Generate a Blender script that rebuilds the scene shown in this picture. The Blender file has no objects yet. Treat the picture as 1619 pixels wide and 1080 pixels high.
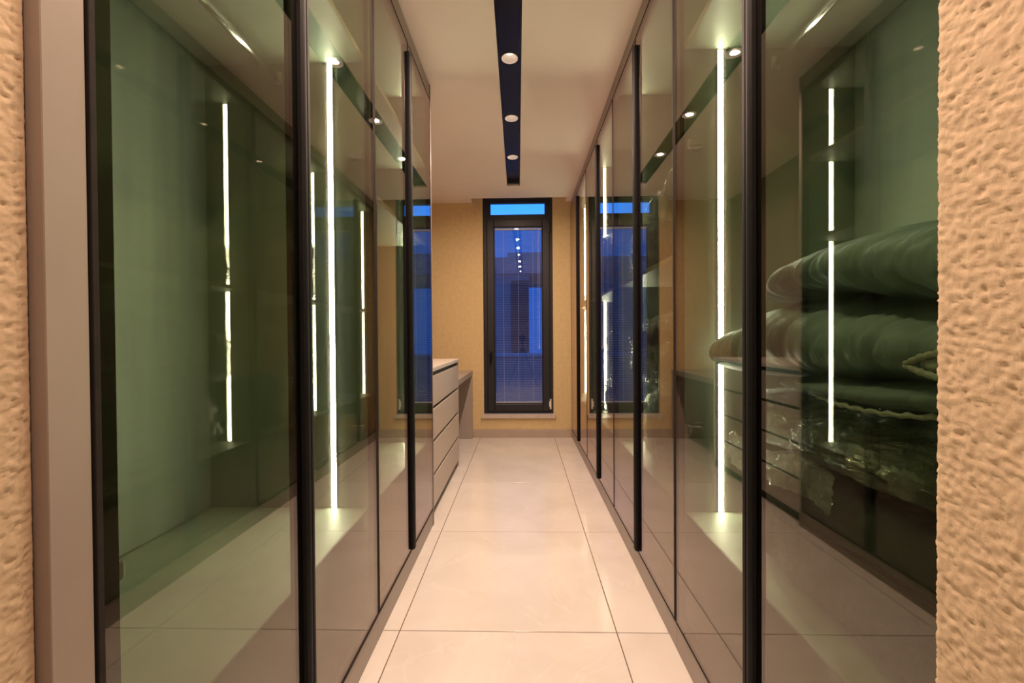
import bpy, bmesh, math, random
from mathutils import Vector, Matrix, noise

random.seed(7)
scene = bpy.context.scene
COL = scene.collection
PI = math.pi

# ------------------------------------------------------------------ camera, world, lights, exposure
CAM_H = 1.085
YAW, PITCH, ROLL, FPX = 0.02457, 0.01044, -0.00687, 668.57
cy_, sy_ = math.cos(YAW), math.sin(YAW)
cp_, sp_ = math.cos(PITCH), math.sin(PITCH)
cr_, sr_ = math.cos(ROLL), math.sin(ROLL)
A_ = Matrix(((1, 0, 0), (0, 0, -1), (0, 1, 0)))
Y_ = Matrix(((cy_, 0, sy_), (0, 1, 0), (-sy_, 0, cy_)))
P_ = Matrix(((1, 0, 0), (0, cp_, -sp_), (0, sp_, cp_)))
R_ = Matrix(((cr_, -sr_, 0), (sr_, cr_, 0), (0, 0, 1)))
RW = R_ @ P_ @ Y_ @ A_
cam_data = bpy.data.cameras.new('camera_view')
cam_data.sensor_width = 36.0
cam_data.lens = FPX / 1619 * 36.0
cam_data.clip_start = 0.02
cam = bpy.data.objects.new('camera_view', cam_data)
COL.objects.link(cam)
rx, ry, rz = RW[0], -RW[1], -RW[2]
cam.matrix_world = Matrix(((rx[0], ry[0], rz[0], 0), (rx[1], ry[1], rz[1], 0), (rx[2], ry[2], rz[2], CAM_H), (0, 0, 0, 1)))
scene.camera = cam

world = bpy.data.worlds.new('dusk')
scene.world = world
world.use_nodes = True
wn, wl = world.node_tree.nodes, world.node_tree.links
wn.clear()
w_out = wn.new('ShaderNodeOutputWorld')
w_bg = wn.new('ShaderNodeBackground')
w_tc = wn.new('ShaderNodeTexCoord')
w_sep = wn.new('ShaderNodeSeparateXYZ')
w_ramp = wn.new('ShaderNodeValToRGB')
w_ramp.color_ramp.elements[0].position = 0.0
w_ramp.color_ramp.elements[0].color = (0.02, 0.42, 1.75, 1)
w_ramp.color_ramp.elements[1].position = 1.0
w_ramp.color_ramp.elements[1].color = (0.16, 0.55, 1.75, 1)
wl.new(w_tc.outputs['Generated'], w_sep.inputs[0])
wl.new(w_sep.outputs['Z'], w_ramp.inputs[0])
wl.new(w_ramp.outputs[0], w_bg.inputs['Color'])
w_bg.inputs['Strength'].default_value = 1.0
wl.new(w_bg.outputs[0], w_out.inputs[0])

LAMP_W = 9.6            # watts of each downlight
LAMP_COL = (1.0, 0.70, 0.53)
LED_STRENGTH = 85.0
LED_COL = (1.0, 0.86, 0.76)

scene.view_settings.view_transform = 'Standard'
scene.view_settings.look = 'None'
scene.view_settings.exposure = 0.22
scene.view_settings.gamma = 1.0
scene.view_settings.use_curve_mapping = False
cyc = scene.cycles
cyc.max_bounces = 16
cyc.diffuse_bounces = 8
cyc.glossy_bounces = 8
cyc.transmission_bounces = 8
cyc.transparent_max_bounces = 40
cyc.sample_clamp_indirect = 6.0
cyc.caustics_reflective = True
cyc.use_denoising = True
try:
    cyc.denoiser = 'OPENIMAGEDENOISE'
except Exception:
    pass

# ------------------------------------------------------------------ materials
def new_mat(name):
    m = bpy.data.materials.new(name)
    m.use_nodes = True
    n, l = m.node_tree.nodes, m.node_tree.links
    return m, n, l, n['Principled BSDF']

def add_bump(n, l, b, scale, strength, dist=0.002, detail=3, kind='noise', stretch=None):
    tc = n.new('ShaderNodeTexCoord')
    src = tc.outputs['Object']
    if stretch:
        mp = n.new('ShaderNodeMapping')
        mp.inputs['Scale'].default_value = stretch
        l.new(src, mp.inputs[0]); src = mp.outputs[0]
    t = n.new('ShaderNodeTexNoise')
    t.inputs['Scale'].default_value = scale
    t.inputs['Detail'].default_value = detail
    l.new(src, t.inputs['Vector'])
    bp = n.new('ShaderNodeBump')
    bp.inputs['Strength'].default_value = strength
    bp.inputs['Distance'].default_value = dist
    l.new(t.outputs['Fac'], bp.inputs['Height'])
    l.new(bp.outputs[0], b.inputs['Normal'])
    return t

def plain(name, col, rough=0.5, metal=0.0, spec=0.5, var=0.06, scale=6.0, bump=None, coat=0.0, sheen=0.0, stretch=None):
    """a base colour with a little noise grain, optional bump"""
    m, n, l, b = new_mat(name)
    b.inputs['Roughness'].default_value = rough
    b.inputs['Metallic'].default_value = metal
    b.inputs['Specular IOR Level'].default_value = spec
    b.inputs['Coat Weight'].default_value = coat
    b.inputs['Sheen Weight'].default_value = sheen
    tc = n.new('ShaderNodeTexCoord')
    t = n.new('ShaderNodeTexNoise'); t.inputs['Scale'].default_value = scale; t.inputs['Detail'].default_value = 4
    if stretch:
        mp = n.new('ShaderNodeMapping'); mp.inputs['Scale'].default_value = stretch
        l.new(tc.outputs['Object'], mp.inputs[0]); l.new(mp.outputs[0], t.inputs['Vector'])
    else:
        l.new(tc.outputs['Object'], t.inputs['Vector'])
    r = n.new('ShaderNodeValToRGB')
    r.color_ramp.elements[0].position = 0.3; r.color_ramp.elements[1].position = 0.7
    r.color_ramp.elements[0].color = tuple(c * (1 - var) for c in col) + (1,)
    r.color_ramp.elements[1].color = tuple(min(1, c * (1 + var)) for c in col) + (1,)
    l.new(t.outputs['Fac'], r.inputs[0])
    l.new(r.outputs[0], b.inputs['Base Color'])
    if bump:
        add_bump(n, l, b, *bump)
    return m

def glass_mat(name, tint, ior=1.52, gain=1.0, mirror=(1, 1, 1)):
    """thin pane face: tinted see-through plus a mirror reflection of exact dielectric Fresnel strength"""
    m = bpy.data.materials.new(name)
    m.use_nodes = True
    n, l = m.node_tree.nodes, m.node_tree.links
    n.clear()
    out = n.new('ShaderNodeOutputMaterial')
    geo = n.new('ShaderNodeNewGeometry')
    dot = n.new('ShaderNodeVectorMath'); dot.operation = 'DOT_PRODUCT'
    l.new(geo.outputs['Normal'], dot.inputs[0]); l.new(geo.outputs['Incoming'], dot.inputs[1])
    def M(op, a, b=None):
        k = n.new('ShaderNodeMath'); k.operation = op
        for i, v in enumerate((a, b)):
            if v is None: continue
            if isinstance(v, (int, float)): k.inputs[i].default_value = v
            else: l.new(v, k.inputs[i])
        return k.outputs[0]
    c = M('ABSOLUTE', dot.outputs['Value'])
    g = M('SQRT', M('ADD', M('MULTIPLY', c, c), ior * ior - 1))
    gm, gp = M('SUBTRACT', g, c), M('ADD', g, c)
    a = M('DIVIDE', gm, gp); a2 = M('MULTIPLY', a, a)
    bb = M('DIVIDE', M('SUBTRACT', M('MULTIPLY', c, gp), 1.0), M('ADD', M('MULTIPLY', c, gm), 1.0))
    b2 = M('MULTIPLY', bb, bb)
    F = M('MULTIPLY', M('MULTIPLY', a2, 0.5 * gain), M('ADD', b2, 1.0))
    F = M('MINIMUM', F, 1.0)
    tr = n.new('ShaderNodeBsdfTransparent'); tr.inputs[0].default_value = tuple(tint) + (1,)
    gl = n.new('ShaderNodeBsdfGlossy'); gl.inputs['Roughness'].default_value = 0.0
    gl.inputs['Color'].default_value = tuple(mirror) + (1,)
    mx = n.new('ShaderNodeMixShader')
    l.new(F, mx.inputs[0]); l.new(tr.outputs[0], mx.inputs[1]); l.new(gl.outputs[0], mx.inputs[2])
    l.new(mx.outputs[0], out.inputs[0])
    return m

def emit_mat(name, col, strength, dots=None):
    m = bpy.data.materials.new(name)
    m.use_nodes = True
    n, l = m.node_tree.nodes, m.node_tree.links
    n.clear()
    out = n.new('ShaderNodeOutputMaterial')
    e = n.new('ShaderNodeEmission')
    e.inputs['Color'].default_value = tuple(col) + (1,)
    e.inputs['Strength'].default_value = strength
    if dots:
        tc = n.new('ShaderNodeTexCoord'); sp = n.new('ShaderNodeSeparateXYZ')
        l.new(tc.outputs['Object'], sp.inputs[0])
        s = n.new('ShaderNodeMath'); s.operation = 'MULTIPLY'; s.inputs[1].default_value = 2 * PI / dots
        l.new(sp.outputs['Z'], s.inputs[0])
        k = n.new('ShaderNodeMath'); k.operation = 'SINE'; l.new(s.outputs[0], k.inputs[0])
        q = n.new('ShaderNodeMath'); q.operation = 'MULTIPLY_ADD'
        q.inputs[1].default_value = strength * 0.35; q.inputs[2].default_value = strength
        l.new(k.outputs[0], q.inputs[0]); l.new(q.outputs[0], e.inputs['Strength'])
    l.new(e.outputs[0], out.inputs[0])
    return m

def tile_mat():
    m, n, l, b = new_mat('cream_porcelain_tile')
    b.inputs['Roughness'].default_value = 0.15
    b.inputs['Specular IOR Level'].default_value = 0.5
    tc = n.new('ShaderNodeTexCoord')
    oi = n.new('ShaderNodeObjectInfo')
    add = n.new('ShaderNodeVectorMath'); add.operation = 'ADD'
    l.new(tc.outputs['Object'], add.inputs[0])
    sc = n.new('ShaderNodeMath'); sc.operation = 'MULTIPLY'; sc.inputs[1].default_value = 37.0
    l.new(oi.outputs['Random'], sc.inputs[0]); l.new(sc.outputs[0], add.inputs[1])
    t1 = n.new('ShaderNodeTexNoise'); t1.inputs['Scale'].default_value = 3.0; t1.inputs['Detail'].default_value = 6; t1.inputs['Distortion'].default_value = 0.8
    l.new(add.outputs[0], t1.inputs['Vector'])
    r1 = n.new('ShaderNodeValToRGB')
    r1.color_ramp.elements[0].position = 0.3; r1.color_ramp.elements[0].color = (0.74, 0.69, 0.63, 1)
    r1.color_ramp.elements[1].position = 0.72; r1.color_ramp.elements[1].color = (0.83, 0.79, 0.74, 1)
    l.new(t1.outputs['Fac'], r1.inputs[0])
    # thin pale veins
    t2 = n.new('ShaderNodeTexNoise'); t2.inputs['Scale'].default_value = 2.2; t2.inputs['Detail'].default_value = 5; t2.inputs['Distortion'].default_value = 1.6
    l.new(add.outputs[0], t2.inputs['Vector'])
    r2 = n.new('ShaderNodeValToRGB')
    e = r2.color_ramp.elements
    e[0].position = 0.485; e[0].color = (0, 0, 0, 1)
    e[1].position = 0.515; e[1].color = (0, 0, 0, 1)
    k = e.new(0.5); k.color = (0.35, 0.35, 0.35, 1)
    l.new(t2.outputs['Fac'], r2.inputs[0])
    mx = n.new('ShaderNodeMixRGB'); mx.inputs['Color2'].default_value = (0.88, 0.84, 0.79, 1)
    l.new(r2.outputs[0], mx.inputs['Fac']); l.new(r1.outputs[0], mx.inputs['Color1'])
    l.new(mx.outputs[0], b.inputs['Base Color'])
    return m

M_TILE = tile_mat()
M_GROUT = plain('dark_grout', (0.17, 0.11, 0.075), 0.9, bump=(300, 0.3))
M_STUCCO = plain('sand_stucco', (0.66, 0.50, 0.345), 0.8, spec=0.3, var=0.05, scale=40, bump=(500, 0.25, 0.001, 3))
M_FARWALL = plain('ochre_wallcover', (0.76, 0.585, 0.31), 0.8, spec=0.25, var=0.05, scale=25, bump=(140, 0.4, 0.002, 4))
M_HALLWALL = plain('hall_plaster', (0.42, 0.33, 0.24), 0.85, spec=0.25)
M_CEIL = plain('ceiling_paint', (0.97, 0.86, 0.80), 0.8, spec=0.3, var=0.015, scale=3, bump=(90, 0.05))
M_BASEB = plain('taupe_skirting', (0.50, 0.41, 0.33), 0.35)
M_TAUPE = plain('taupe_lacquer', (0.33, 0.275, 0.24), 0.38, var=0.03, bump=(220, 0.04))
M_INT = plain('linen_melamine', (0.215, 0.25, 0.19), 0.5, var=0.10, scale=14, stretch=(1, 1, 0.08), bump=(180, 0.12, 0.001, 2, 'noise', (1, 1, 0.06)))
M_DRAW = plain('matt_beige_front', (0.56, 0.48, 0.42), 0.45, var=0.02)
M_DARKGAP = plain('shadow_gap_profile', (0.035, 0.025, 0.02), 0.6)
M_TOP = plain('beige_worktop', (0.68, 0.61, 0.53), 0.4, var=0.02)
M_DESK = plain('taupe_desk_board', (0.42, 0.36, 0.31), 0.45, var=0.03)
M_BLACK = plain('black_anodised', (0.007, 0.007, 0.008), 0.55, metal=0.0, spec=0.2, var=0.2, scale=60)
M_BLACKBR = plain('dark_bronze_frame', (0.012, 0.010, 0.009), 0.55, spec=0.25, var=0.15, scale=50)
M_LIP = plain('dark_bronze_edge', (0.030, 0.026, 0.024), 0.7, spec=0.08, var=0.1, scale=50)
M_SILVER = plain('bare_aluminium_edge', (0.55, 0.52, 0.50), 0.3, metal=1.0)
M_HINGE = plain('nickel_hinge', (0.27, 0.26, 0.22), 0.4, metal=0.5)
M_CHROME = plain('chrome', (0.72, 0.72, 0.70), 0.12, metal=1.0)
M_WINBLACK = plain('anthracite_upvc', (0.02, 0.021, 0.026), 0.42, var=0.1, scale=40)
M_MARBLE = plain('pale_marble_sill', (0.62, 0.54, 0.46), 0.3, var=0.08, scale=20)
M_STRIP = plain('black_glossy_channel', (0.008, 0.008, 0.012), 0.12, spec=0.6)
M_REFL = plain('brushed_reflector', (0.62, 0.57, 0.56), 0.35, metal=0.3)
M_LAMP = emit_mat('warm_lamp_lens', (1.0, 0.82, 0.62), 6.5)
M_LED = emit_mat('led_tape', LED_COL, LED_STRENGTH, dots=0.016)
M_GLASS = glass_mat('green_bronze_glass', (0.71, 0.765, 0.64), 1.52, 1.3, (1.0, 0.89, 0.90))
M_WGLASS = glass_mat('window_glass', (0.47, 0.49, 0.56), 1.52)
M_WCLEAR = glass_mat('transom_glass', (0.97, 0.98, 0.99), 1.52)
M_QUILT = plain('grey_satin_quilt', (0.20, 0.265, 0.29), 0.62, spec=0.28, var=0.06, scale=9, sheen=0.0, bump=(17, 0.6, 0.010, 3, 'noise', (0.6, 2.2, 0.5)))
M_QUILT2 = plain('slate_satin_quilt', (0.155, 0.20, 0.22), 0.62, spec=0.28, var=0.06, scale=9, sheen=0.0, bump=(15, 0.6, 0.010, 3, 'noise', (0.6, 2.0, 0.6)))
M_PIPING = plain('pale_fringed_piping', (0.36, 0.36, 0.34), 0.6, var=0.2, scale=160)
M_DARKBED = plain('charcoal_bedding', (0.022, 0.024, 0.024), 0.6, var=0.2, scale=12, bump=(18, 0.6, 0.01))
M_BROWNBED = plain('brown_bedding', (0.035, 0.026, 0.020), 0.6, var=0.2, scale=12, bump=(18, 0.6, 0.01))
M_SLAT = plain('blind_slat_grey', (0.17, 0.19, 0.27), 0.45)
M_WHITE = plain('white_plastic', (0.8, 0.78, 0.74), 0.4)
M_CONC = plain('grey_render', (0.60, 0.45, 0.42), 0.9, bump=(60, 0.3))
M_REFLDARK = plain('dark_hall_reflection', (0.12, 0.11, 0.12), 0.9, bump=(60, 0.3))  # dark tone of the unlit hall's reflection, painted on a panel
M_CONCL = plain('pale_render', (0.62, 0.64, 0.68), 0.9, bump=(60, 0.3))
M_RUBBER = plain('black_rubber', (0.02, 0.02, 0.02), 0.7)

def film_mat(name, veil):
    m = bpy.data.materials.new(name)
    m.use_nodes = True
    n, l = m.node_tree.nodes, m.node_tree.links
    n.clear()
    out = n.new('ShaderNodeOutputMaterial')
    tc = n.new('ShaderNodeTexCoord')
    mp = n.new('ShaderNodeMapping'); mp.inputs['Rotation'].default_value = (0.6, 0.4, 0.3); mp.inputs['Scale'].default_value = (1, 0.45, 1.6)
    l.new(tc.outputs['Object'], mp.inputs[0])
    t = n.new('ShaderNodeTexNoise'); t.inputs['Scale'].default_value = 13; t.inputs['Detail'].default_value = 5; t.inputs['Distortion'].default_value = 1.4
    l.new(mp.outputs[0], t.inputs['Vector'])
    sb = n.new('ShaderNodeMath'); sb.operation = 'SUBTRACT'; sb.inputs[1].default_value = 0.5; l.new(t.outputs['Fac'], sb.inputs[0])
    ab = n.new('ShaderNodeMath'); ab.operation = 'ABSOLUTE'; l.new(sb.outputs[0], ab.inputs[0])
    pw_ = n.new('ShaderNodeMath'); pw_.operation = 'POWER'; pw_.inputs[1].default_value = 0.6; l.new(ab.outputs[0], pw_.inputs[0])
    bp = n.new('ShaderNodeBump'); bp.inputs['Strength'].default_value = 1.0; bp.inputs['Distance'].default_value = 0.07
    l.new(pw_.outputs[0], bp.inputs['Height'])
    lw = n.new('ShaderNodeLayerWeight'); lw.inputs['Blend'].default_value = 0.25
    l.new(bp.outputs[0], lw.inputs['Normal'])
    tr = n.new('ShaderNodeBsdfTransparent'); tr.inputs[0].default_value = (0.93, 0.94, 0.93, 1)
    gl = n.new('ShaderNodeBsdfGlossy'); gl.inputs['Roughness'].default_value = 0.14
    l.new(bp.outputs[0], gl.inputs['Normal'])
    df = n.new('ShaderNodeBsdfTranslucent'); df.inputs[0].default_value = (0.7, 0.7, 0.66, 1)
    l.new(bp.outputs[0], df.inputs['Normal'])
    m0 = n.new('ShaderNodeMixShader'); m0.inputs[0].default_value = veil
    l.new(tr.outputs[0], m0.inputs[1]); l.new(df.outputs[0], m0.inputs[2])
    mx = n.new('ShaderNodeMixShader')
    l.new(lw.outputs['Facing'], mx.inputs[0])
    mul = n.new('ShaderNodeMath'); mul.operation = 'MULTIPLY_ADD'; mul.inputs[1].default_value = 0.55; mul.inputs[2].default_value = 0.15
    l.new(lw.outputs['Facing'], mul.inputs[0]); l.new(mul.outputs[0], mx.inputs[0])
    l.new(m0.outputs[0], mx.inputs[1]); l.new(gl.outputs[0], mx.inputs[2])
    l.new(mx.outputs[0], out.inputs[0])
    return m
M_FILM = film_mat('clear_plastic_film', 0.15)
M_FILM2 = film_mat('crumpled_plastic_film', 0.26)

# ------------------------------------------------------------------ mesh helpers
def link(o, parent=None):
    COL.objects.link(o)
    if parent is not None:
        o.parent = parent
    return o

class MB:
    def __init__(self):
        self.bm = bmesh.new()
    def box(self, x0, x1, y0, y1, z0, z1, bev=0.0, seg=2):
        x0, x1 = min(x0, x1), max(x0, x1)
        r = bmesh.ops.create_cube(self.bm, size=1.0)
        vs = r['verts']
        for v in vs:
            v.co = Vector(((x0 + x1) / 2 + v.co.x * (x1 - x0), (y0 + y1) / 2 + v.co.y * (y1 - y0), (z0 + z1) / 2 + v.co.z * (z1 - z0)))
        if bev > 0:
            es = list({e for v in vs for e in v.link_edges})
            bmesh.ops.bevel(self.bm, geom=es, offset=bev, segments=seg, affect='EDGES', profile=0.5)
        return self
    def prism(self, poly, z0, z1):
        b = [self.bm.verts.new((x, y, z0)) for x, y in poly]
        t = [self.bm.verts.new((x, y, z1)) for x, y in poly]
        n = len(poly)
        self.bm.faces.new(b[::-1]); self.bm.faces.new(t)
        for i in range(n):
            self.bm.faces.new((b[i], b[(i + 1) % n], t[(i + 1) % n], t[i]))
        return self
    def tube(self, pts, r, seg=10, cap=True):
        pts = [Vector(p) for p in pts]
        rings = []
        up = Vector((0.13, 0.21, 0.97))
        for i, p in enumerate(pts):
            d = (pts[min(i + 1, len(pts) - 1)] - pts[max(i - 1, 0)]).normalized()
            a = d.cross(up)
            if a.length < 1e-4: a = d.cross(Vector((1, 0, 0)))
            a.normalize(); b = d.cross(a)
            rr = r[i] if isinstance(r, (list, tuple)) else r
            rings.append([self.bm.verts.new(p + (a * math.cos(2 * PI * k / seg) + b * math.sin(2 * PI * k / seg)) * rr) for k in range(seg)])
        for i in range(len(rings) - 1):
            for k in range(seg):
                self.bm.faces.new((rings[i][k], rings[i][(k + 1) % seg], rings[i + 1][(k + 1) % seg], rings[i + 1][k]))
        if cap:
            self.bm.faces.new(rings[0][::-1]); self.bm.faces.new(rings[-1])
        return self
    def lathe(self, prof, cx, cy, seg=32):
        rings = [[self.bm.verts.new((cx + r * math.cos(2 * PI * k / seg), cy + r * math.sin(2 * PI * k / seg), z)) for k in range(seg)] for r, z in prof]
        for i in range(len(rings) - 1):
            for k in range(seg):
                self.bm.faces.new((rings[i][k], rings[i][(k + 1) % seg], rings[i + 1][(k + 1) % seg], rings[i + 1][k]))
        return self
    def rings(self, rings, cap=True, closed=True):
        vs = [[self.bm.verts.new(p) for p in r] for r in rings]
        n = len(vs[0])
        for i in range(len(vs) - 1):
            for k in range(n if closed else n - 1):
                self.bm.faces.new((vs[i][k], vs[i][(k + 1) % n], vs[i + 1][(k + 1) % n], vs[i + 1][k]))
        if cap:
            self.bm.faces.new(vs[0][::-1]); self.bm.faces.new(vs[-1])
        return self
    def build(self, name, mat, parent=None, smooth=False, origin=None):
        bmesh.ops.recalc_face_normals(self.bm, faces=self.bm.faces[:])
        me = bpy.data.meshes.new(name)
        off = Vector((0, 0, 0))
        if parent is not None:
            off = world_loc(parent)
        loc = Vector(origin) if origin is not None else off
        for v in self.bm.verts:
            v.co -= loc
        self.bm.to_mesh(me); self.bm.free()
        if smooth:
            for p in me.polygons: p.use_smooth = True
        me.materials.append(mat)
        o = bpy.data.objects.new(name, me)
        link(o, parent)
        o.location = loc - off
        return o

def world_loc(o):
    p = Vector((0, 0, 0))
    while o is not None:
        p += o.location
        o = o.parent
    return p

def thing(name, label, cat, loc, group=None):
    o = bpy.data.objects.new(name, None)
    o.empty_display_size = 0.1
    COL.objects.link(o)
    o.location = loc
    tag(o, label, cat, group)
    return o

def tag(o, label=None, cat=None, group=None):
    if label: o['label'] = label
    if cat: o['category'] = cat
    if group: o['group'] = group
    return o

def struct(o):
    o['kind'] = 'structure'
    return o

def empty_struct(name, loc=(0, 0, 0)):
    o = bpy.data.objects.new(name, None)
    COL.objects.link(o); o.location = loc
    return struct(o)

# ------------------------------------------------------------------ setting
XR, XL = 0.523, -0.519           # glass planes of the right and left wardrobes
CEIL = 2.532
YF = 4.557                       # inner face of the end wall
XO = 1.17                        # outer walls behind the wardrobes
YB = -2.4

# floor of 80 cm tiles on a grout bed
floor = MB().box(-XO - 0.1, XO + 0.1, YB - 0.1, YF + 0.1, -0.08, -0.0035).build('floor', M_GROUT)
struct(floor)
xs = [-XO, -0.461, 0.339, 1.139, XO]
ys = [YB] + [1.546 + 0.7995 * k for k in range(-4, 4)] + [YF]
g = 0.0019
for i in range(len(xs) - 1):
    for j in range(len(ys) - 1):
        if xs[i + 1] - xs[i] < 0.01: continue
        MB().box(xs[i] + g, xs[i + 1] - g, ys[j] + g, ys[j + 1] - g, -0.01, 0.0, 0.0006, 1).build('tile', M_TILE, floor)

# ceiling, cut for the light channel and for the curtain pocket over the window
def xc(y): return -0.0525 - 0.0103 * (y - 1.83)
HW = 0.061
ys0, ys1 = -0.35, 4.06
PX0, PX1, PY0 = -0.530, 0.472, 4.412
c = MB()
c.prism([(-XO - .1, YB - .1), (xc(ys0) - HW, YB - .1), (xc(ys0) - HW, ys0), (xc(ys1) - HW, ys1), (xc(ys1) - HW, PY0), (-XO - .1, PY0)], CEIL, CEIL + 0.16)
c.prism([(xc(ys0) + HW, YB - .1), (XO + .1, YB - .1), (XO + .1, PY0), (xc(ys1) + HW, PY0), (xc(ys1) + HW, ys1), (xc(ys0) + HW, ys0)], CEIL, CEIL + 0.16)
c.prism([(xc(ys0) - HW, YB - .1), (xc(ys0) + HW, YB - .1), (xc(ys0) + HW, ys0), (xc(ys0) - HW, ys0)], CEIL, CEIL + 0.16)
c.prism([(xc(ys1) - HW, ys1), (xc(ys1) + HW, ys1), (xc(ys1) + HW, PY0), (xc(ys1) - HW, PY0)], CEIL, CEIL + 0.16)
c.box(-XO - .1, PX0, PY0, YF + .1, CEIL, CEIL + 0.16)
c.box(PX1, XO + .1, PY0, YF + .1, CEIL, CEIL + 0.16)
c.box(PX0 - .05, PX1 + .05, PY0 - .05, YF + .1, CEIL + 0.12, CEIL + 0.17)
c.box(-XO - .1, XO + .1, YB - .1, YF + .2, CEIL + 0.17, CEIL + 0.22)
struct(c.build('ceiling', M_CEIL))

# end wall with the window opening
WX0, WX1, WZ0, WZ1 = -0.420, 0.331, 0.236, 2.62
w = MB()
w.box(-XO - .1, WX0, YF, YF + 0.2, 0, CEIL + 0.17)
w.box(WX1, XO + .1, YF, YF + 0.2, 0, CEIL + 0.17)
w.box(WX0, WX1, YF, YF + 0.2, 0, WZ0)
w.box(WX0, WX1, YF, YF + 0.2, WZ1, CEIL + 0.17)
struct(w.build('wall_far', M_FARWALL))
struct(MB().box(-XO - .1, -XO, YB, YF, 0, CEIL).build('wall_left', M_HALLWALL))
struct(MB().box(XO, XO + .1, YB, YF, 0, CEIL).build('wall_right', M_HALLWALL))
struct(MB().box(-XO - .1, XO + .1, YB - .1, YB, 0, CEIL).build('wall_back', M_HALLWALL))
b = MB().box(-0.53, XR - 0.002, YF - 0.014, YF, 0.0, 0.092, 0.003)
struct(b.build('baseboard_far', M_BASEB))

# thick stuccoed reveals of the opening the photograph is taken through
def stucco(name, sx, xface, y0, y1, edge=1.0):
    """sx=+1: wall to the right, its reveal at x = xface facing the corridor"""
    prof = []                                   # (x, y, nx, ny, amount)
    xb = sx * XO
    n1 = 24
    for i in range(n1 + 1):
        t = i / n1
        prof.append((xb + (xface - xb) * t, y0, 0, -1, 1.0 if t > 0.1 else 0.0))
    r = 0.006
    for k in range(1, 5):
        a = PI / 2 * k / 5
        prof.append((xface + sx * r * (1 - math.sin(a)), y0 + r * (1 - math.cos(a)), -sx * math.sin(a), -math.cos(a), 1.0))
    ya = y0 + r
    while ya < y1 - r:
        prof.append((xface, ya, -sx, 0, 1.0))
        ya += 0.008 if ya < 0.36 else 0.0021
    for k in range(1, 5):
        a = PI / 2 * k / 5
        prof.append((xface + sx * r * (1 - math.cos(a)), y1 - r * (1 - math.sin(a)), -sx * math.cos(a), math.sin(a), edge))
    for i in range(1, 4):
        prof.append((xface + sx * (r + 0.02 * i), y1, 0, 1, 0.3 * edge))
    prof.append((xb, y1, 0, 1, 0.0))
    nz = 940
    rings = []
    for j in range(nz + 1):
        z = CEIL * j / nz
        row = []
        for (x, y, nx, ny, am) in prof:
            p = Vector((x * 0.8, (y + x * sx) , z))
            q = Vector((p.x, p.y + z * 0.55 * sx, z - p.y * 0.3 * sx))
            wq = q + Vector((noise.noise(q * 45), noise.noise(q * 45 + Vector((7, 0, 0))), 0)) * 0.006
            d = noise.noise(Vector((wq.x * 95, wq.y * 90, wq.z * 150)) + Vector((sx * 9, 3, 1)))
            d2 = abs(noise.noise(Vector((wq.x * 150, wq.y * 140, wq.z * 210)) + Vector((5, sx * 4, 2))))
            d3 = noise.noise(wq * 300)
            h = (0.0012 * d + 0.0028 * (0.3 - d2) + 0.0006 * d3) * am
            row.append((x + nx * h, y + ny * h, z))
        rings.append(row)
    o = MB().rings(rings, cap=False, closed=True).build(name, M_STUCCO, smooth=True)
    return struct(o)
stucco('wall_doorway_right', 1, 0.4375, 0.20, 0.4595)
stucco('wall_doorway_left', -1, -0.534, 0.20, 0.4475, 0.25)

# ------------------------------------------------------------------ window
def ring_frame(m, x0, x1, z0, z1, t, y0, y1, bev=0.004):
    m.box(x0, x0 + t, y0, y1, z0, z1, bev)
    m.box(x1 - t, x1, y0, y1, z0, z1, bev)
    m.box(x0 + t, x1 - t, y0, y1, z0, z0 + t, bev)
    m.box(x0 + t, x1 - t, y0, y1, z1 - t, z1, bev)

win = empty_struct('window_1', (0, YF + 0.03, WZ0))
fx0, fx1, fz0, fz1 = -0.419, 0.330, 0.2545, 2.618
f = MB()
ring_frame(f, fx0, fx1, fz0, fz1, 0.042, YF + 0.035, YF + 0.10)
f.box(fx0 + .042, fx1 - .042, YF + 0.035, YF + 0.10, 2.335, 2.378, 0.004)
f.build('window_frame', M_WINBLACK, win)
tf = MB(); ring_frame(tf, -0.379, 0.290, 2.374, 2.578, 0.041, YF + 0.045, YF + 0.09, 0.003)
tf.build('transom_frame', M_WINBLACK, win)
MB().box(-0.340, 0.251, YF + 0.065, YF + 0.070, 2.412, 2.540).build('transom_pane', M_WCLEAR, win)
s = MB(); ring_frame(s, -0.378, 0.298, 0.284, 2.352, 0.076, YF + 0.012, YF + 0.075, 0.006)
sash = s.build('sash', M_WINBLACK, win)
bead = MB(); ring_frame(bead, -0.302, 0.222, 0.360, 2.276, 0.010, YF + 0.020, YF + 0.04, 0.003)
bead.build('glazing_bead', M_WINBLACK, sash)
for yp in (0.024, 0.060):
    MB().box(-0.302, 0.222, YF + yp, YF + yp + 0.004, 0.360, 2.276).build('sash_pane', M_WCLEAR if yp < 0.05 else M_WGLASS, sash)
hd = MB().box(-0.355, -0.327, YF - 0.004, YF + 0.012, 0.83, 0.93, 0.004).box(-0.350, -0.333, YF - 0.035, YF - 0.004, 0.905, 0.922, 0.004)
hd.box(-0.352, -0.331, YF - 0.046, YF - 0.030, 0.80, 0.925, 0.006)
tag(hd.build('window_handle', M_BLACK, sash), 'black lever handle')
for zz in (0.36, 2.27):
    hg = MB().tube([(0.302, YF + 0.010, zz - 0.055), (0.302, YF + 0.010, zz + 0.055)], 0.009, 10)
    hg.box(0.285, 0.30, YF + 0.004, YF + 0.02, zz - 0.03, zz + 0.03, 0.003)
    tag(hg.build('hinge', M_WHITE if zz < 1 else M_WINBLACK, win), 'pale hinge at the foot of the sash' if zz < 1 else None)
sill = MB().box(-0.447, 0.352, YF - 0.035, YF + 0.035, 0.212, 0.2545, 0.004)
tag(sill.build('window_sill', M_MARBLE, win), 'pale stone sill')

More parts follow.
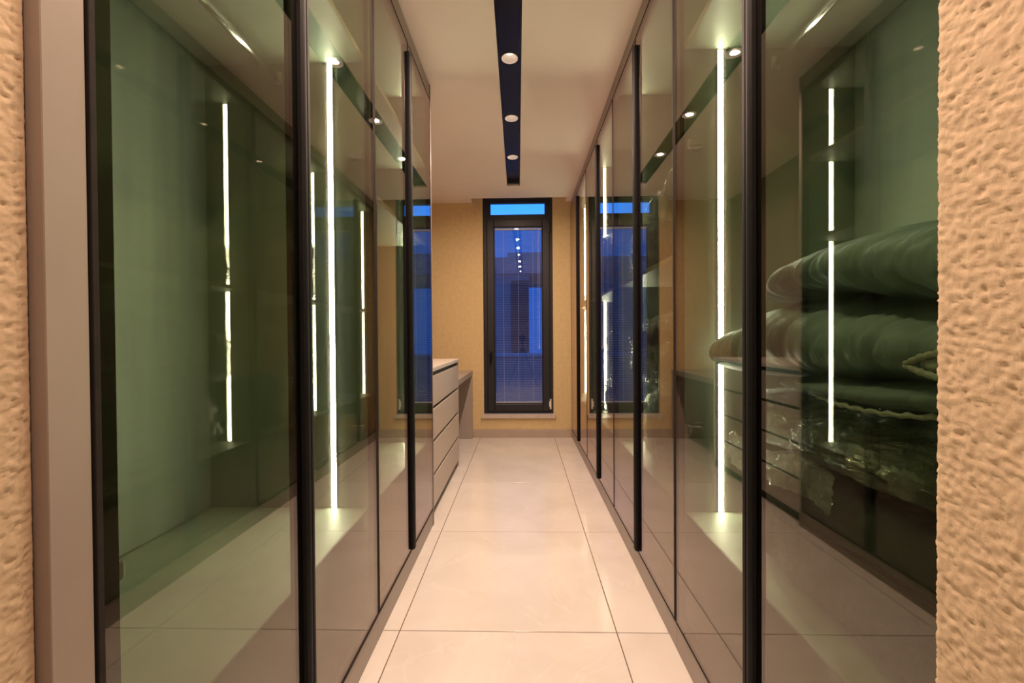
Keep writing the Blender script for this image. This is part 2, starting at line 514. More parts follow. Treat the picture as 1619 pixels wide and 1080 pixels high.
# venetian blind between the panes' beads
vb = thing('venetian_blind', 'fine grey slatted blind hanging open in the tall window', 'blind', (-0.04, YF + 0.04, 2.25))
MB().box(-0.296, 0.216, YF + 0.032, YF + 0.056, 2.245, 2.262, 0.002).build('headrail', M_WHITE, vb)
sl = None
nsl = 100
for i in range(nsl):
    z = 2.235 - (2.235 - 0.39) * i / (nsl - 1)
    if sl is None:
        k = MB()
        rr = []
        for yy, dz in ((-0.0055, -0.0012), (-0.002, 0.0004), (0.002, 0.0008), (0.0055, 0.0004)):
            rr.append((yy, dz))
        ring = [(yy, dz) for yy, dz in rr] + [(yy, dz - 0.0009) for yy, dz in rr[::-1]]
        k.rings([[(-0.294, YF + 0.044 + yy, z + dz) for yy, dz in ring], [(0.214, YF + 0.044 + yy, z + dz) for yy, dz in ring]])
        sl = k.build('slat', M_SLAT, vb, origin=(-0.04, YF + 0.044, z))
    else:
        d = sl.copy(); link(d, vb); d.location = Vector((-0.04, YF + 0.044, z)) - vb.location
MB().box(-0.294, 0.214, YF + 0.037, YF + 0.051, 0.372, 0.381, 0.002).build('bottom_rail', M_WHITE, vb)
for xx in (-0.2, -0.04, 0.12):
    MB().tube([(xx, YF + 0.0355, 2.245), (xx, YF + 0.0355, 0.381)], 0.0009, 6).build('ladder_cord', M_WHITE, vb)
cd = MB()
cd.tube([(0.185, YF + 0.032, 2.248), (0.186, YF + 0.032, 1.0)], 0.0022, 6)
cd.tube([(0.170, YF + 0.032, 2.248), (0.171, YF + 0.032, 0.95)], 0.0012, 6)
cd.lathe([(0.0, 1.0), (0.004, 0.995), (0.005, 0.955), (0.0, 0.95)], 0.186, YF + 0.032, 10)
tag(cd.build('pull_cord', M_WHITE, vb), 'white pull cord with tassel')

# ------------------------------------------------------------------ outside, beyond the window
struct(MB().box(-9, 9, YF + 0.22, 30, -0.3, -0.15).build('ground', M_CONC))
pw = thing('terrace_parapet', 'low pale parapet wall outside behind the blind', 'parapet', (0, 7.5, -0.15))
MB().box(-6, 6, 7.42, 7.58, -0.15, 0.74).build('parapet_wall', M_CONC, pw)
MB().box(-6, 6, 7.38, 7.62, 0.74, 0.80, 0.01).build('coping', M_CONCL, pw)
nb = thing('neighbour_building', 'flat-roofed dark building outside the window against the blue dusk', 'building', (-1.2, 13, -0.15))
MB().box(-5.0, 0.20, 12.5, 16, -0.15, 2.95).build('lower_wall', M_CONC, nb)
MB().box(-5.0, -0.42, 12.4, 16, 2.95, 3.42).build('roof_parapet', M_CONC, nb)
MB().box(-0.42, 6.0, 12.4, 16, 2.95, 3.56).build('roof_slab', M_CONC, nb)
MB().box(-0.33, 0.19, 12.44, 12.5, -0.15, 2.75, 0.01).build('reflection_panel', M_REFLDARK, nb)  # dark panel standing in for the dark hall mirrored in the window
MB().box(2.6, 3.0, 12.5, 12.9, -0.15, 2.95).build('roof_post', M_CONC, nb)

# ------------------------------------------------------------------ wardrobes
TOPZ, BOTZ = 2.446, 0.096        # door edges
BASEZ = 0.487

def wardrobe(s, y0, ym, y1, label, shelves, led_z, rod=False, near_filler=None, end_panel=False, end_light=False):
    """s=+1 right bank, -1 left bank; y0..y1 the unit, ym the meeting line of its two doors."""
    xg = XR if s > 0 else XL          # outer face of the glass
    def X(d): return xg + s * d       # d = depth behind the glass
    t = thing('wardrobe', label, 'wardrobe', (X(0.3), (y0 + y1) / 2, 0))
    D = 0.60
    pt = 0.018
    # carcass
    MB().box(X(0.022), X(D), y0, y0 + pt, BOTZ, CEIL - 0.002, 0.001, 1).build('side_panel', M_INT, t)
    sp = MB().box(X(0.022), X(D), y1 - pt, y1, BOTZ, CEIL - 0.002, 0.001, 1)
    sp.build('side_panel', M_INT, t)
    MB().box(X(D - 0.008), X(D), y0 + pt, y1 - pt, BASEZ, TOPZ, 0).build('back_panel', M_INT, t)
    MB().box(X(0.022), X(D), y0 + pt, y1 - pt, TOPZ + 0.004, TOPZ + 0.022, 0.001, 1).build('top_panel', M_INT, t)
    MB().box(X(0.028), X(D - .01), y0 + pt, y1 - pt, BOTZ, BASEZ, 0.0015, 1).build('base_box', M_INT, t)
    tag(MB().box(X(0.0225), X(0.0275), y0 + pt, y1 - pt, BOTZ, BASEZ + 0.001, 0.0005, 1).build('base_front', M_DARKGAP, t), 'dark brown front of the base box')
    MB().box(X(0.004), X(0.03), y0, y1, 0.0, BOTZ - 0.006, 0.001, 1).build('plinth', M_TAUPE, t)
    MB().box(X(0.004), X(0.03), y0, y1, TOPZ + 0.008, CEIL - 0.001, 0.001, 1).build('top_filler', M_TAUPE, t)
    if near_filler is not None:
        nf = MB().box(X(0.001), X(0.03), near_filler, y0 - 0.001, 0.0, CEIL - 0.001, 0.001, 1)
        nf.build('filler_panel', M_TAUPE, t)
    if end_panel:
        MB().box(X(0.0), X(D), y1 + 0.001, y1 + 0.018, 0.0, CEIL - 0.001, 0.001, 1).build('end_panel', M_TAUPE, t)
    for zs in shelves:
        MB().box(X(0.028), X(D - .01), y0 + pt, y1 - pt, zs - 0.009, zs + 0.009, 0.001, 1).build('shelf', M_INT, t)
        MB().box(X(0.0265), X(0.0278), y0 + pt, y1 - pt, zs - 0.009, zs + 0.009).build('edge_band', M_TAUPE, t)
    if rod:
        rd = MB()
        ring = []
        for yy in (y0 + pt + 0.003, y1 - pt - 0.003):
            ring.append([(X(0.33) + 0.0075 * math.cos(a), yy, 1.995 + 0.015 * math.sin(a)) for a in [2 * PI * k / 16 for k in range(16)]])
        rd.rings(ring)
        r_ = rd.build('hanging_rail', M_CHROME, t)
        for yy in (y0 + pt + 0.002, y1 - pt - 0.002):
            MB().box(X(0.315), X(0.345), yy - 0.002, yy + 0.002, 1.972, 2.018, 0.002).build('rail_socket', M_CHROME, r_)
    # LED tape on the far side panel
    yl = y1 - pt
    cuts = sorted(shelves)
    edges = [led_z[0]] + [q for zs in cuts if led_z[0] < zs < led_z[1] for q in (zs - 0.010, zs + 0.010)] + [led_z[1]]
    for k in range(0, len(edges), 2):
        ch = MB().box(X(0.137), X(0.157), yl - 0.004, yl, edges[k], edges[k + 1]).build('light_channel', M_SILVER, t)
        MB().box(X(0.1385), X(0.1555), yl - 0.0052, yl - 0.004, edges[k] + 0.002, edges[k + 1] - 0.002).build('led_strip', M_LED, ch)
    # two framed glass doors meeting at ym
    for di, (a, b) in enumerate(((y0 + 0.002, ym - 0.0012), (ym + 0.0012, y1 - 0.002))):
        d = MB()
        fw = 0.034
        # profile behind the glass
        d.box(X(0.005), X(0.021), a, a + fw, BOTZ, TOPZ, 0.001, 1)
        d.box(X(0.005), X(0.021), b - fw, b, BOTZ, TOPZ, 0.001, 1)
        d.box(X(0.005), X(0.021), a + fw, b - fw, BOTZ, BOTZ + fw, 0.001, 1)
        d.box(X(0.005), X(0.021), a + fw, b - fw, TOPZ - fw, TOPZ, 0.001, 1)
        door = d.build('door', M_BLACKBR, t)
        # visible edge profile that holds the pane
        lp = 0.0085
        lm = MB()
        lm.box(X(-0.0008), X(0.0048), a, a + lp, BOTZ, TOPZ, 0.0008, 1)
        lm.box(X(-0.0008), X(0.0048), b - lp, b, BOTZ, TOPZ, 0.0008, 1)
        lm.box(X(-0.0008), X(0.0048), a + lp, b - lp, BOTZ, BOTZ + lp, 0.0008, 1)
        lm.box(X(-0.0008), X(0.0048), a + lp, b - lp, TOPZ - lp, TOPZ, 0.0008, 1)
        lm.build('edge_profile', M_LIP, door)
        MB().box(X(0.0), X(0.004), a + lp, b - lp, BOTZ + lp, TOPZ - lp).build('glass_pane', M_GLASS, door)
        if di == 0:
            # full-height grooved pull profile on the meeting edge
            h0, h1 = ym - 0.034 + (0.014 if s < 0 else 0.0), ym + 0.006 + (0.012 if s < 0 else 0.0)
            p = 0.015
            prof = [(0.0, h0), (-p * 0.62, h0), (-p * 0.9, h0 + 0.005), (-p, h0 + 0.009), (-p, h0 + 0.015), (-p * .8, h0 + 0.0165), (-p * .8, h0 + 0.0195), (-p, h0 + 0.021),
                    (-p, h1 - 0.010), (-p * 0.85, h1 - 0.004), (-p * 0.55, h1), (0.0, h1)]
            hm = MB().prism([(X(dx - 0.0006), yy) for dx, yy in prof], BOTZ + 0.012, 2.392)
            tag(hm.build('handle', M_BLACK, door), 'full-height black pull profile')
        else:
            mb = MB(); mb.box(X(-0.0018), X(-0.0009), a + 0.0055, a + 0.0080, BOTZ, TOPZ)
            tag(mb.build('edge_trim', M_SILVER, door), 'thin bright aluminium edge')
        # cup hinges on the outer stile
        yo, sgn = (a, 1) if di == 0 else (b, -1)
        for zh in (0.775, 1.715, 2.33):
            hg = MB()
            yc = yo + sgn * 0.045
            hg.box(X(0.021), X(0.034), yc - 0.016, yc + 0.016, zh - 0.015, zh + 0.015, 0.006)
            hg.box(X(0.026), X(0.075), min(yo + sgn * 0.019, yc), max(yo + sgn * 0.019, yc), zh - 0.006, zh + 0.006, 0.002)
            hg.box(X(0.055), X(0.085), yo + sgn * 0.019 - 0.0, yo + sgn * 0.023, zh - 0.016, zh + 0.016, 0.001, 1) if sgn > 0 else hg.box(X(0.055), X(0.085), yo - 0.023, yo - 0.019, zh - 0.016, zh + 0.016, 0.001, 1)
            hg.build('hinge', M_HINGE, door, smooth=False)
    return t

wardrobe(-1, 0.497, 0.994, 1.489, 'glass-door wardrobe nearest on the left, empty but for a chrome hanging rail', [2.055], (BASEZ, TOPZ), rod=True, near_filler=0.449)
wardrobe(-1, 1.490, 1.948, 2.416, 'glass-door wardrobe on the left between the nearest one and the drawers', [1.615, 2.055], (BASEZ, TOPZ), end_panel=True)
wardrobe(1, 0.492, 0.992, 1.466, 'glass-door wardrobe nearest on the right, stacked with grey quilts', [2.055], (BASEZ, TOPZ), rod=True, near_filler=0.462)
wardrobe(1, 1.467, 1.957, 2.442, 'second glass-door wardrobe from the doorway on the right, plastic-wrapped bedding on its shelf', [1.372], (BASEZ, TOPZ))
wardrobe(1, 2.443, 2.944, 3.461, 'third glass-door wardrobe from the doorway on the right, dark bedding bundles inside', [1.372], (BASEZ, TOPZ))
wardrobe(1, 3.462, 3.985, 4.535, 'farthest glass-door wardrobe on the right, touching the window wall', [1.372], (BASEZ, TOPZ))

# ------------------------------------------------------------------ chest of drawers and desk
CX = -0.541
CY0, CY1 = 2.440, 3.552
ct = thing('chest_of_drawers', 'beige chest of four drawers standing behind the left wardrobe', 'chest', (-0.83, 3.0, 0))
MB().box(CX - 0.012, -1.13, CY0, CY0 + 0.018, 0, 0.872).build('side_panel', M_TAUPE, ct)
MB().box(CX + 0.000, -1.13, CY1 - 0.018, CY1, 0, 0.872, 0.001, 1).build('side_panel', M_DRAW, ct)
MB().box(-1.115, -1.13, CY0 + .018, CY1 - .018, 0.06, 0.872).build('back_panel', M_TAUPE, ct)
MB().box(CX - 0.03, -1.10, CY0 + 0.018, CY1 - 0.018, 0.0, 0.055).build('toe_kick', M_DARKGAP, ct)
tag(MB().box(CX + 0.006, -1.13, CY0 - 0.001, CY1 + 0.002, 0.880, 0.906, 0.003).build('top_board', M_TOP, ct), 'pale top board')
zz = [0.058, 0.262, 0.466, 0.670, 0.874]
for k in range(4):
    d = MB().box(CX, CX - 0.018, CY0 + 0.006, CY1 - 0.020, zz[k], zz[k + 1] - 0.021, 0.0015, 1)
    d.box(CX - 0.018, CX - 0.45, CY0 + 0.03, CY1 - 0.04, zz[k] + 0.01, zz[k + 1] - 0.06)
    dr = d.build('drawer', M_DRAW, ct)
    tag(MB().box(CX - 0.020, CX - 0.034, CY0 + 0.02, CY1 - 0.02, zz[k + 1] - 0.028, zz[k + 1] + 0.002).build('finger_groove', M_DARKGAP, dr), 'dark finger groove above the front')

dk = thing('desk', 'taupe board desk in the corner between the drawers and the window wall', 'desk', (-0.83, 4.05, 0))
MB().box(CX + 0.002, -1.13, CY1 + 0.003, YF - 0.003, 0.678, 0.728, 0.002).build('desktop', M_DESK, dk)
MB().box(CX + 0.001, -1.12, YF - 0.062, YF - 0.016, 0.0, 0.678, 0.002).build('leg_panel', M_DESK, dk)
MB().box(-1.09, -1.11, CY1 + 0.01, YF - 0.07, 0.28, 0.676).build('modesty_panel', M_DESK, dk)

# ------------------------------------------------------------------ ceiling light channel and downlights
chn = thing('ceiling_channel', 'long glossy black recessed channel down the middle of the ceiling', 'light channel', (xc(1.85), 1.85, CEIL + 0.02))
def strip_poly(a, b, hw):
    return [(xc(a) - hw, a), (xc(a) + hw, a), (xc(b) + hw, b), (xc(b) - hw, b)]
ly = [-0.20, 0.40, 1.01, 1.62, 2.228, 2.835, 3.445]
k = MB()
e = 0.001
k.prism([(xc(ys0) - HW + e, ys0 + e), (xc(ys0) - HW + 0.004, ys0 + e), (xc(ys1) - HW + 0.004, ys1 - e), (xc(ys1) - HW + e, ys1 - e)], CEIL, CEIL + 0.022)
k.prism([(xc(ys0) + HW - 0.004, ys0 + e), (xc(ys0) + HW - e, ys0 + e), (xc(ys1) + HW - e, ys1 - e), (xc(ys1) + HW - 0.004, ys1 - e)], CEIL, CEIL + 0.022)
k.build('side_rail', M_STRIP, chn)
RH = 0.0405
for i in range(len(ly) + 1):
    a = ys0 + 0.002 if i == 0 else ly[i - 1]
    b = ys1 - 0.002 if i == len(ly) else ly[i]
    m = MB()
    # a plate with half-round bites where the lamps sit
    pts = []
    hw = HW - 0.0045
    nn = 14
    if i == 0:
        pts += [(xc(a) - hw, a), (xc(a) + hw, a)]
    else:
        pts += [(xc(a) - hw, a)] + [(xc(a) - RH * math.cos(PI * q / nn), a + RH * math.sin(PI * q / nn)) for q in range(nn + 1)] + [(xc(a) + hw, a)]
    if i == len(ly):
        pts += [(xc(b) + hw, b), (xc(b) - hw, b)]
    else:
        pts += [(xc(b) + hw, b)] + [(xc(b) + RH * math.cos(PI * q / nn), b - RH * math.sin(PI * q / nn)) for q in range(nn + 1)] + [(xc(b) - hw, b)]
    m.prism(pts, CEIL + 0.014, CEIL + 0.018)
    m.build('cover_plate', M_STRIP, chn)
where = {2.228: 'nearest round downlight in view in the black ceiling channel, its bright lamp showing',
         2.835: 'middle of the three round downlights in view in the black ceiling channel',
         3.445: 'farthest round downlight, nearest the window end of the black ceiling channel',
         1.62: 'round downlight in the ceiling channel just above the top of the picture',
         1.01: 'round downlight in the ceiling channel over the middle of the nearest wardrobes',
         0.40: 'round downlight in the ceiling channel over the stuccoed doorway',
         -0.20: 'round downlight in the ceiling channel behind the camera'}
for y in ly:
    x = xc(y)
    d = thing('downlight', where[y], 'downlight', (x, y, CEIL + 0.012), 'round downlights in the ceiling channel')
    MB().lathe([(0.0400, CEIL + 0.020), (0.0445, CEIL + 0.0125), (0.0440, CEIL + 0.0105), (0.0400, CEIL + 0.0105), (0.0375, CEIL + 0.0125)], x, y, 40).build('trim_ring', M_REFL, d, smooth=True)
    prof = [(0.0375, CEIL + 0.0125)]
    for q in range(1, 9):
        u = q / 8
        prof.append((0.0375 - 0.0145 * u ** 1.4, CEIL + 0.0125 + 0.033 * u))
    MB().lathe(prof, x, y, 40).build('reflector', M_REFL, d, smooth=True)
    MB().lathe([(0.0, CEIL + 0.0450), (0.0228, CEIL + 0.0450), (0.0228, CEIL + 0.049), (0.0, CEIL + 0.049)], x, y, 24).build('lamp', M_LAMP, d)
    MB().lathe([(0.0405, CEIL + 0.0185), (0.0405, CEIL + 0.085), (0.0, CEIL + 0.085)], x, y, 24).build('housing', M_BLACK, d)
    ld = bpy.data.lights.new('downlight_beam', 'AREA')
    ld.shape = 'DISK'; ld.size = 0.036
    ld.energy = LAMP_W; ld.color = LAMP_COL
    ld.spread = math.radians(170)
    lo = bpy.data.objects.new('downlight_beam', ld)
    COL.objects.link(lo); lo.parent = d
    lo.location = (0, 0, 0.002)

# ------------------------------------------------------------------ bedding
def smooth_interp(st, t):
    n = len(st) - 1
    f_ = t * n
    i = min(int(f_), n - 1)
    u = f_ - i
    p0, p1, p2, p3 = st[max(i - 1, 0)], st[i], st[i + 1], st[min(i + 2, n)]
    return [0.5 * ((2 * b) + (-a + c_) * u + (2 * a - 5 * b + 4 * c_ - d) * u * u + (-a + 3 * b - 3 * c_ + d) * u ** 3) for a, b, c_, d in zip(p0, p1, p2, p3)]

def quilt(stations, seed, wr=0.010, n1=190, n2=110, ex=2.5):
    """soft folded slab swept along y; stations = (y, x_front, x_back, z_bottom, z_top)"""
    rings = []
    for i in range(n1 + 1):
        y, xf, xb, zb, zt = smooth_interp(stations, i / n1)
        cx, cz, a, b = (xf + xb) / 2, (zb + zt) / 2, (xb - xf) / 2, (zt - zb) / 2
        endf = 1.0
        e_ = min(i, n1 - i) / n1
        if e_ < 0.06:
            endf = math.sqrt(max(0.0, 1 - (1 - e_ / 0.06) ** 2)) * 0.97 + 0.03
        ring = []
        for k in range(n2):
            th = 2 * PI * k / n2
            co, si = math.cos(th), math.sin(th)
            px = math.copysign(abs(co) ** (2 / ex), co)
            pz = math.copysign(abs(si) ** (2 / ex), si)
            x = cx + a * px * (0.85 + 0.15 * endf)
            z = cz + b * pz * endf
            yy = y
            q = Vector((x * 3.2, y * 11 + x * 4.0 * math.sin(seed) + z * 2.5, z * 5)) + Vector((seed * 3.1, seed, 0))
            wv = noise.noise(q) * 0.8 + 0.15 * noise.noise(q * 4.3)
            front = max(0.0, -co)
            ph = y / 0.105 + 1.5 * noise.noise(Vector((x * 2.0, y * 3.5, seed))) + (z - cz) * 5.0 + (x - xf) * 3.5
            puff = abs(math.sin(PI * ph)) ** 0.40
            mod = max(0.0, 0.35 + 0.9 * noise.noise(Vector((x * 3.0 + seed, y * 7.0, z * 6.0))))
            wv += (puff - 0.68) * mod * 1.35
            wv += 0.42 * (0.3 - abs(noise.noise(Vector((x * 7.0, y * 24.0 + z * 14.0 + x * 8.0, z * 9.0 + seed)))))
            ph2 = y / 0.045 + 2.6 * noise.noise(Vector((x * 5.0, y * 9.0, z * 4 + seed))) + (z - cz) * 9.0
            md2 = max(0.0, noise.noise(Vector((x * 4.0, y * 8.0 + seed * 2, z * 9.0))))
            wv += (abs(math.sin(PI * ph2)) ** 0.7 - 0.5) * md2 * 0.9
            am = wr * wv * endf
            ring.append((x + am * co * 0.9, yy + 0.4 * am, z + am * si * 1.1))
        rings.append(ring)
    return MB().rings(rings)

def bundle_mesh(c, h, seed, ex=3.0, amp=0.02, n=26, off=0.0, fr=6.0, floor_z=None):
    """lumpy soft bundle from a subdivided cube pushed to a superellipsoid"""
    bm = bmesh.new()
    bmesh.ops.create_cube(bm, size=2.0)
    bmesh.ops.subdivide_edges(bm, edges=bm.edges[:], cuts=n, use_grid_fill=True)
    for v in bm.verts:
        d = v.co.normalized()
        s_ = (abs(d.x) ** ex + abs(d.y) ** ex + abs(d.z) ** ex) ** (-1 / ex)
        p = Vector((d.x * s_ * (h[0] + off), d.y * s_ * (h[1] + off), d.z * s_ * (h[2] + off)))
        q = (Vector(c) + p) * fr + Vector((seed * 2.3, seed * 1.7, seed))
        w_ = noise.noise(q) + 0.55 * (0.35 - abs(noise.noise(q * 2.0))) + 0.3 * noise.noise(q * 4.1)
        p += d * amp * w_
        p += Vector(c)
        if floor_z is not None and p.z < floor_z: p.z = floor_z
        v.co = p
    m = MB(); m.bm.free(); m.bm = bm
    return m

# nearest wardrobe on the right, from the base box upwards
q_bag = thing('filler_bag', 'dark bag added to fill the shaded space at the bottom of the stack in the nearest right wardrobe', 'bag', (0.86, 0.82, BASEZ))  # bag added to fill the shaded dark gap under the quilt pile
bundle_mesh((0.855, 0.895, 0.634), (0.240, 0.322, 0.138), 1, 7.0, 0.012, 26, floor_z=BASEZ + 0.001).build('bag_body', M_DARKBED, q_bag, smooth=True)
MB().tube([(0.612 + 0.004 * math.sin(9 * u), 0.62 + 0.49 * u, 0.672 + 0.006 * math.sin(6 * u)) for u in [i / 20 for i in range(21)]], 0.0045, 8).build('zip', M_BLACK, q_bag, smooth=True)

q_wrap = thing('wrapped_duvet', 'dark duvet in clear crumpled plastic beneath the grey quilts of the nearest right wardrobe', 'duvet', (0.84, 0.86, 0.80))
bundle_mesh((0.845, 0.925, 0.872), (0.225, 0.34, 0.064), 3, 3.2, 0.022, 26).build('bedding', M_DARKBED, q_wrap, smooth=True)
fm = bundle_mesh((0.840, 0.925, 0.868), (0.240, 0.365, 0.072), 5, 3.4, 0.030, 44, fr=8.0)
for v in fm.bm.verts:                              # the loose skirt of the plastic sags below the duvet at the front
    v.co.x = min(max(v.co.x, 0.566), 1.10)
    v.co.y = max(v.co.y, 0.560)
tag(fm.build('plastic_wrap', M_FILM, q_wrap, smooth=True), 'clear crumpled plastic wrapping')
# loose plastic hanging below the duvet, and the knot it is tied in
rows = []
for i in range(15):
    u = i / 14
    row = []
    for j in range(121):
        v = j / 120
        y = 0.83 + 0.40 * v
        hang = 0.075 + 0.03 * noise.noise(Vector((y * 9, 3, 1)))
        z = 0.808 + 0.02 * math.sin(7 * v) * (1 - v) - hang * u + 0.01 * noise.noise(Vector((y * 30, u * 2, 5)))
        x = 0.598 - 0.012 * u + (0.003 + 0.010 * u) * (noise.noise(Vector((y * 55, u * 2.0, 9))) + 0.5 * noise.noise(Vector((y * 120, u * 3.0, 2)))) + 0.012 * abs(noise.noise(Vector((y * 20, u * 6, 4))))
        row.append((max(x, 0.562), y, z))
    rows.append(row)
ls = MB().rings(rows, cap=False, closed=False).build('loose_plastic', M_FILM2, q_wrap, smooth=True)
ls.modifiers.new('thickness', 'SOLIDIFY').thickness = 0.0006
kn = bundle_mesh((0.600, 0.685, 0.852), (0.012, 0.022, 0.018), 61, 2.0, 0.022, 18, fr=60.0)
kn.build('plastic_knot', M_FILM2, q_wrap)

q_c = thing('quilt', 'lowest of the three grey quilts in the nearest right wardrobe, edged with piping', 'quilt', (0.84, 0.78, 0.95), 'folded grey quilts in the nearest right wardrobe')
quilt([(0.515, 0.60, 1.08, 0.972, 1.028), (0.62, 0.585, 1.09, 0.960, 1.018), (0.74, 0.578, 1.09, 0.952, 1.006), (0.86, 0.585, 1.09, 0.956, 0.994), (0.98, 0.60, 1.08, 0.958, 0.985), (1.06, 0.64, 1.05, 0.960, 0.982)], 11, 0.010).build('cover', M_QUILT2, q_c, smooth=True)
pts = []
for i in range(41):
    u = i / 40
    y = 0.53 + 0.44 * u
    pts.append((0.586 + 0.03 * (abs(u - 0.5) * 2) ** 2, y, 0.980 - 0.025 * math.sin(PI * u) + 0.002 * math.sin(90 * u)))
MB().tube(pts, [0.0042 + 0.0010 * math.sin(i * 2.2) for i in range(41)], 8).build('piping', M_PIPING, q_c, smooth=True)

q_b = thing('quilt', 'middle grey quilt of the nearest right wardrobe, its end drooping away past the handle', 'quilt', (0.84, 0.9, 1.0), 'folded grey quilts in the nearest right wardrobe')
quilt([(0.515, 0.605, 1.08, 1.03, 1.098), (0.60, 0.590, 1.09, 1.018, 1.108), (0.72, 0.580, 1.10, 1.006, 1.128), (0.85, 0.582, 1.10, 0.990, 1.150), (0.97, 0.585, 1.10, 0.984, 1.166), (1.08, 0.59, 1.09, 0.982, 1.164), (1.20, 0.592, 1.08, 0.972, 1.142), (1.30, 0.594, 1.05, 0.970, 1.110), (1.395, 0.60, 1.0, 0.978, 1.086)], 4, 0.014, 230).build('cover', M_QUILT, q_b, smooth=True)
ed = MB()
for j in range(2):
    pp = []
    for i in range(25):
        u = i / 24
        y = 0.53 + 0.125 * u
        bow = math.sin(PI * min(1, u * 1.0) / 2)
        pp.append((0.577 + 0.02 * (u - .5) ** 2, y, (1.062 if j == 0 else 1.022) + (-0.022 if j == 0 else 0.016) * u ** 3))
    ed.tube(pp, [0.0050 + 0.0014 * math.sin(i * 2.4) for i in range(25)], 8)
ed.build('fringed_fold', M_PIPING, q_b, smooth=True)
bundle_mesh((0.592, 0.575, 1.043), (0.016, 0.062, 0.015), 71, 2.4, 0.004, 12, fr=40.0).build('pale_lining', M_PIPING, q_b, smooth=True)

q_a = thing('quilt', 'topmost grey quilt of the nearest right wardrobe, puffy and creased', 'quilt', (0.84, 0.8, 1.12), 'folded grey quilts in the nearest right wardrobe')
quilt([(0.515, 0.600, 1.09, 1.106, 1.235), (0.60, 0.585, 1.10, 1.114, 1.262), (0.72, 0.585, 1.10, 1.136, 1.278), (0.85, 0.588, 1.10, 1.160, 1.283), (0.96, 0.592, 1.09, 1.174, 1.272), (1.05, 0.60, 1.08, 1.168, 1.245), (1.12, 0.63, 1.04, 1.165, 1.20)], 8, 0.014).build('cover', M_QUILT, q_a, smooth=True)

# plastic-wrapped bundles farther along the right bank
def bundle(label, c, h, seed, mat, ex=3.2, slump=0.0, name='bedding_bundle', film=True, base=None):
    t = thing(name, label, 'bedding', (c[0], c[1], c[2] - h[2]))
    y_lo, y_hi = [(p + 0.022, q - 0.030) for p, q in ((1.467, 2.442), (2.443, 3.461), (3.462, 4.535)) if p < c[1] < q][0]
    m = bundle_mesh(c, h, seed, ex, 0.03, 22, floor_z=base)
    f2 = bundle_mesh(c, (h[0], h[1], h[2]), seed + 20, ex, 0.045, 34, off=0.016, fr=7.5, floor_z=base) if film else None
    for mm in (m, f2):
        if mm is None: continue
        for v in mm.bm.verts:
            v.co.z += slump * (c[1] - v.co.y) * max(0.0, (v.co.z - (c[2] - h[2])) / (2 * h[2]))
            v.co.x = min(max(v.co.x, 0.557), 1.105)
            v.co.y = min(max(v.co.y, y_lo), y_hi)
    m.build('bedding', mat, t, smooth=True)
    if f2: tag(f2.build('plastic_wrap', M_FILM, t, smooth=True), 'clear crumpled plastic wrapping')
    return t

SH = 1.383
bundle('tall plastic-wrapped brown bedding bundle on the shelf of the second right wardrobe', (0.85, 1.965, SH + 0.165), (0.245, 0.43, 0.155), 31, M_BROWNBED, 6.0, 0.24, base=SH)
bundle('plastic-wrapped bundle just under the shelf of the second right wardrobe', (0.845, 1.965, 1.01), (0.235, 0.43, 0.145), 33, M_DARKBED, 6.0, 0.08)
bundle('plastic-wrapped bundle at the bottom of the second right wardrobe', (0.84, 1.95, 0.640), (0.22, 0.41, 0.145), 35, M_DARKBED, base=BASEZ + 0.001)
bundle('dark bundle lying on the shelf of the third right wardrobe', (0.84, 2.96, SH + 0.19), (0.245, 0.46, 0.185), 37, M_DARKBED, 4.5, -0.32, base=SH)
bundle('plastic-wrapped bundle beneath the shelf of the third right wardrobe', (0.84, 2.88, 1.01), (0.22, 0.36, 0.14), 39, M_DARKBED)
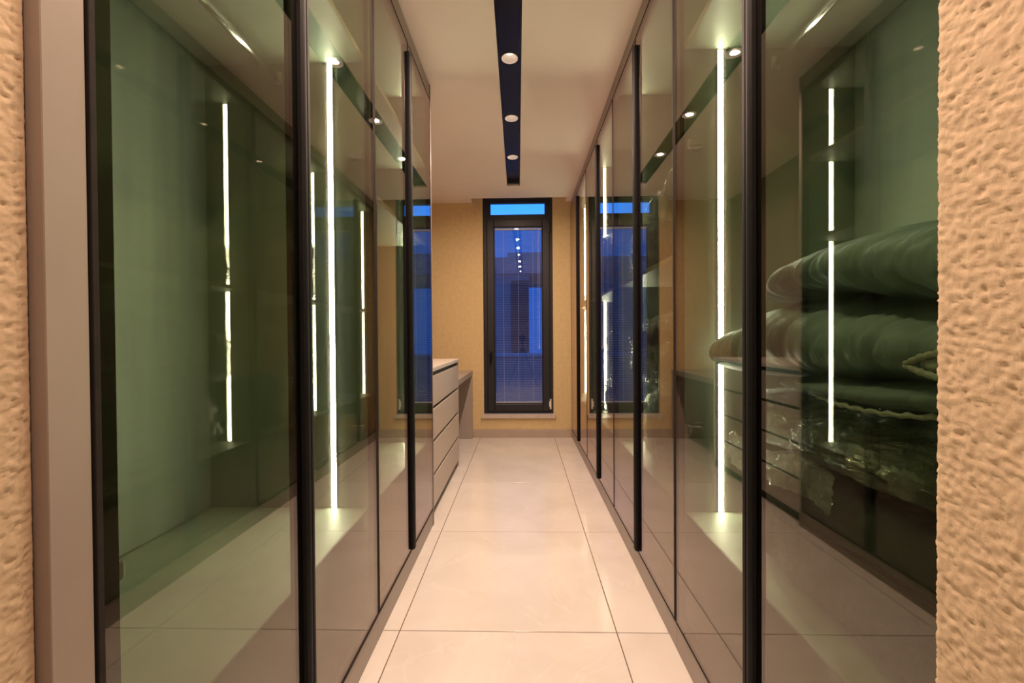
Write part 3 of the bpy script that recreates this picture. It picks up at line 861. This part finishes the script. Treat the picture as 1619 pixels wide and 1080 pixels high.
bundle('plastic-wrapped bundle at the bottom of the third right wardrobe', (0.84, 2.96, 0.640), (0.22, 0.42, 0.145), 41, M_DARKBED, base=BASEZ + 0.001)
bundle('small brown bundle on the shelf of the farthest right wardrobe', (0.80, 4.22, SH + 0.045), (0.16, 0.20, 0.045), 43, M_BROWNBED, base=SH)

# ------------------------------------------------------------------ the tripod and camera that show in the window's reflection
tp = thing('tripod', 'black camera tripod reflected in the tall window', 'tripod', (0.0, -0.16, 0))
for a in (90, 210, 330):
    ca, sa = math.cos(math.radians(a)), math.sin(math.radians(a))
    lg = MB()
    p0 = Vector((0.03 * ca, -0.16 + 0.03 * sa, 0.80)); p1 = Vector((0.36 * ca, -0.16 + 0.36 * sa, 0.03))
    lg.tube([p0, p0.lerp(p1, 0.45)], 0.014, 10); lg.tube([p0.lerp(p1, 0.45), p0.lerp(p1, 0.99)], 0.010, 10)
    lg.tube([p0.lerp(p1, 0.43), p0.lerp(p1, 0.47)], 0.018, 10)
    leg = lg.build('leg', M_BLACK, tp, smooth=False)
    MB().tube([p0.lerp(p1, 0.975), p1 + Vector((0.012 * ca, 0.012 * sa, -0.028))], 0.014, 10).build('rubber_foot', M_RUBBER, leg)
MB().tube([(0, -0.16, 0.55), (0, -0.16, 0.93)], 0.013, 12).build('centre_column', M_BLACK, tp)
MB().lathe([(0.0, 0.76), (0.035, 0.765), (0.04, 0.80), (0.03, 0.835), (0.0, 0.84)], 0, -0.16, 20).build('shoulder', M_BLACK, tp)
hd = MB().lathe([(0.0, 0.925), (0.024, 0.93), (0.028, 0.96), (0.022, 0.99), (0.026, 1.0), (0.026, 1.008), (0.0, 1.009)], 0, -0.16, 20)
hd.build('ball_head', M_BLACK, tp)
cm = thing('photo_camera', 'black camera standing on the tripod reflected in the window', 'camera', (0, -0.16, 1.01))
MB().box(-0.068, 0.068, -0.195, -0.135, 1.010, 1.105, 0.008).box(-0.03, 0.03, -0.19, -0.14, 1.10, 1.135, 0.01).build('body', M_BLACK, cm)
MB().tube([(0, -0.137, 1.062), (0, -0.06, 1.062)], 0.036, 24).build('lens', M_BLACK, cm)
